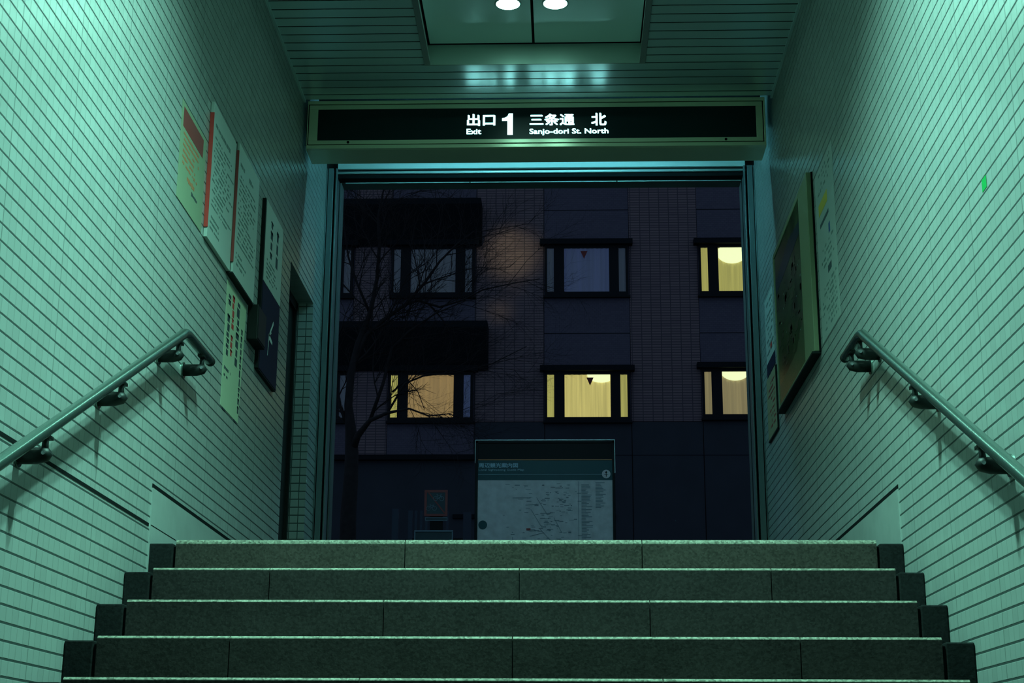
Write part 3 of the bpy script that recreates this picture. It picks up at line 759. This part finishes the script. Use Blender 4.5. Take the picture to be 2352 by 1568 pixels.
# ------------------------------------------------------------------ outside: building
BF = 36.0
bd = empty('office_building', (0, BF, Z1), 'brick building across the street with rows of lit and dark windows', 'building')
XA, XB = -22.0, 14.0
colw = 2.06
cols = [-7.16, -4.195, -.462, 3.272, 7.0]
b = MB(); b.box(XA, XB, BF + .02, BF + 8, Z1, 20); b.build('core', 'facade_base', bd)
def strip(x0, x1, z0, z1, m, name, d=0.0): return box(x0, x1, BF - d, BF + .02, z0, z1).build(name, m, bd)
edges = [(XA, cols[0])] + [(cols[i] + colw, cols[i + 1]) for i in range(4)] + [(cols[4] + colw, XB)]
for a, c in edges:
    zb = 7.41 if c < -3 else 8.22
    strip(a + .012, c - .012, zb, 20, 'brick', 'brick_pier', .012)
zj = [7.0, 10.385, 13.54, 16.7, 20]
for x in cols:
    lo = 7.41 if x < -3 else 8.22
    for a, c in zip([lo] + zj[1:-1], zj[1:]):
        strip(x, x + colw, a + .012, c - .012, 'panel', 'wall_panel')
strip(XA, XB, Z1, 7.39 , 'facade_base', 'base_wall', -.005)
strip(-2.1, XB, 7.41, 8.2, 'facade_base', 'base_band', .0)
for x in (1.6, 3.28, -.46):
    box(x, x + .015, BF - .004, BF + .02, 4.0, 8.2).build('joint', 'joint', bd)
box(XA, -2.1, BF - .15, BF, 7.28, 7.40).build('ledge', 'canopy_dark', bd)
box(-2.6, 1.2, BF - .05, BF, 5.9, 6.0).build('ledge', 'canopy_dark', bd)

CUR = {}
for nm, col, st in (('bright_yellow', (.62, .52, .155), 1.0), ('olive_yellow', (.46, .42, .10), .95), ('dim_yellow', (.30, .235, .10), .85),
                    ('tan', (.36, .225, .075), .85), ('blue_dark', (.014, .022, .075), .9)):
    CUR[nm] = curtain_mat('curtain_' + nm, col, st)
curtain_mat('curtain_faint', (.013, .02, .045), .55)  # faint blue emission put into dark windows, here and in blue_dark
def window(x, z0, z1, center, left, right, lamp=None, tri=False, label=None):
    y = BF; fr_ = MB(); H0, H1 = z0 - .09, z1 + .07
    W0 = x + .02; W1 = x + colw - .02
    sx = [W0, W0 + .05, W0 + .215, W0 + .465, W0 + 1.555, W0 + 1.79, W0 + 1.955, W1]
    for a, c in ((sx[0], sx[1]), (sx[2], sx[3]), (sx[4], sx[5]), (sx[6], sx[7])): fr_.box(a, c, y - .10, y - .001, H0, H1)
    for a, c in ((sx[1], sx[2]), (sx[3], sx[4]), (sx[5], sx[6])):
        fr_.box(a, c, y - .10, y - .001, H0, z0); fr_.box(a, c, y - .10, y - .001, z1, H1)
    w = fr_.build('window', 'frame_black', bd)
    if label: w['label'] = label
    for (a, c), cm in (((sx[1], sx[2]), left), ((sx[3], sx[4]), center), ((sx[5], sx[6]), right)):
        mb = MB(); nseg = max(4, int((c - a) / .03)); pts = []
        for i in range(nseg + 1):
            t = a + (c - a) * i / nseg; pts.append((t, y - .03 + .012 * math.sin(t * 55) + .006 * math.sin(t * 23)))
        for (p, q), (r_, s_) in zip(pts[:-1], pts[1:]): mb.quad((p, q, z0), (r_, s_, z0), (r_, s_, z1), (p, q, z1))
        mb.build('curtain', 'curtain_' + cm if cm in CUR or cm == 'faint' else cm, w)
        box(a, c, y - .084, y - .080, z0, z1).build('pane', 'clear_glass', w)
    if lamp:
        cx, cz, rx, rz = lamp; mb = MB(); pl = []
        for q in range(28):
            t = 2 * math.pi * q / 28; pl.append((min(max(cx + rx * math.cos(t), sx[3] + .01), sx[4] - .01), min(cz + rz * math.sin(t), z1 - .002)))
        mb.prism(pl, y - .062, y - .055, 'y'); mb.build('ceiling_lamp', 'lamp_glow', w)
    if tri:
        cx = sx[3] + .40 + .12 * (tri == 2); mb = MB().prism([(cx, z1 - .08), (cx + .17, z1 - .08), (cx + .085, z1 - .28)], y - .090, y - .085, 'y'); mb.build('red_triangle', 'maroon', w)
    # projecting lintel and sill
    box(x - .10, x + colw + .09, y - .22, y, H1, H1 + .13).build('lintel', 'canopy_dark', bd)
    box(x - .02, x + colw + .02, y - .12, y, H0 - .05, H0).build('sill', 'frame_black', bd)
R2, R1 = (8.305, 9.35), (11.41, 12.53)
c1_, c2_, c3_, c4_ = cols[0], cols[1], cols[2], cols[3]
window(c1_, *R2, 'tan', 'tan', 'faint')
window(c2_, *R2, 'tan', 'olive_yellow', 'blue_dark', label='tan curtained window behind the bare tree')
window(c3_, *R2, 'bright_yellow', 'olive_yellow', 'olive_yellow', lamp=(c3_ + 1.36, 9.35, .34, .20), tri=2, label='brightest window with a red triangle')
window(c4_, *[v + .06 for v in R2], 'dim_yellow', 'dim_yellow', 'dim_yellow', lamp=(c4_ + .80, 9.41, .34, .22))
window(c1_, *R1, 'faint', 'faint', 'faint')
window(c2_, *R1, 'faint', 'faint', 'faint')
window(c3_, *R1, 'blue_dark', 'faint', 'faint', tri=1, label='dark blue window with a red triangle')
window(c4_, *R1, 'olive_yellow', 'olive_yellow', 'olive_yellow', lamp=(c4_ + .82, 12.38, .36, .26), label='lit window beside the shutter rail, upper row')
# dark boxed awnings over the left windows
for x0, x1, z0, z1, lab in ((-7.6, -1.98, 12.62, 13.63, 'upper'), (-7.6, -1.80, 9.46, 10.53, 'lower')):
    mb = MB(); mb.prism([(BF, z1), (BF - .75, z1 - .03), (BF - .75, z1 - .18), (BF - .05, z0), (BF, z0)], x0, x1, 'x')
    mb.build('awning', 'canopy_dark', bd)
# doorway zone on the ground floor
box(-3.6, -2.4, BF - .03, BF, Z1, 5.0).build('entrance', 'board_dark', bd)
box(4.4, 6.2, BF - .03, BF, Z1, 5.6).build('entrance', 'board_dark', bd)

# ------------------------------------------------------------------ bare street tree
TYY = 20.0
tree = empty('bare_tree', tuple(at(800, 1237, TYY)[:2]) + (Z1,), 'bare leafless tree in front of the brick building', 'tree')
trunk = MB(); br = MB(); rnd = random.Random(21)
def P(px, py, dy=0): return at(px, py, TYY + dy)
base = P(803, 1237); base = Vector((base.x, TYY, Z1 - .02))
trunk.tube([base, P(800, 1180), P(806, 1100), P(808, 1040), P(806, 990), P(800, 930), P(806, 860), P(822, 790), P(850, 720), P(866, 640)],
           [.13, .105, .095, .09, .075, .055, .05, .042, .034, .026], 12)
trunk.tube([P(808, 1035), P(822, 1000, -.1), P(850, 965, -.2), P(890, 948, -.3), P(940, 938, -.3)], [.06, .045, .03, .022, .014], 10)
def grow(p, d, l, r, depth):
    """one twig as a bent tapering tube, then its side twigs"""
    pts = [p]; n = 4
    for i in range(n):
        d = (d + Vector((rnd.uniform(-.22, .22), rnd.uniform(-.12, .12), rnd.uniform(-.12, .20)))).normalized()
        pts.append(pts[-1] + d * (l / n))
    br.tube(pts, [r * (1 - .55 * i / n) for i in range(n + 1)], 6 if r > .008 else 4, caps=False)
    if depth > 0:
        for i in range(1, n + 1):
            for _ in range(2 if i < n else 2):
                if rnd.random() < .82:
                    a = rnd.choice((-1, 1)) * rnd.uniform(.35, .8)
                    nd = Vector((d.x * math.cos(a) - d.z * math.sin(a), d.y + rnd.uniform(-.35, .35), d.x * math.sin(a) + d.z * math.cos(a)))
                    nd = (nd + Vector((0, 0, .12))).normalized()
                    grow(pts[i], nd, l * rnd.uniform(.5, .72), r * .52, depth - 1)
def limb(pp, r0, r1, twigs, depth=3):
    pts = [P(*q) for q in pp]; n = len(pts)
    br.tube(pts, [r0 + (r1 - r0) * i / (n - 1) for i in range(n)], 8)
    for i in range(1, n):
        for _ in range(twigs):
            d = (pts[i] - pts[i - 1]).normalized(); a = rnd.choice((-1, 1)) * rnd.uniform(.3, .8)
            nd = Vector((d.x * math.cos(a) - d.z * math.sin(a), rnd.uniform(-.4, .4), d.x * math.sin(a) + d.z * math.cos(a))).normalized()
            grow(pts[i - 1].lerp(pts[i], rnd.random()), nd, rnd.uniform(.45, .85), (r0 + (r1 - r0) * i / n) * .5, depth - 1)
limb([(806, 860), (840, 770), (880, 735), (930, 700), (975, 650), (1010, 600), (1050, 560), (1090, 530)], .036, .008, 2)
limb([(930, 700), (960, 690), (1010, 705), (1060, 690), (1110, 665), (1180, 650), (1240, 640)], .020, .005, 2)
limb([(850, 965), (880, 880), (900, 800), (940, 760), (1000, 720), (1070, 690)], .026, .007, 2)
limb([(866, 640), (872, 560), (868, 500), (880, 440), (900, 380)], .026, .008, 3)
limb([(850, 720), (820, 650), (800, 590), (790, 520), (780, 450)], .020, .006, 2)
limb([(808, 1000), (780, 930), (770, 860), (760, 800)], .030, .010, 2)
limb([(890, 948), (930, 880), (980, 860), (1050, 855), (1130, 835), (1210, 795)], .016, .005, 2)
limb([(940, 938), (985, 955), (1030, 950), (1060, 960)], .013, .005, 3)
limb([(900, 900), (935, 870), (960, 900), (975, 940)], .010, .004, 3)
trunk.build('trunk', 'bark', tree, smooth=True); br.build('branches', 'bark', tree, smooth=True)
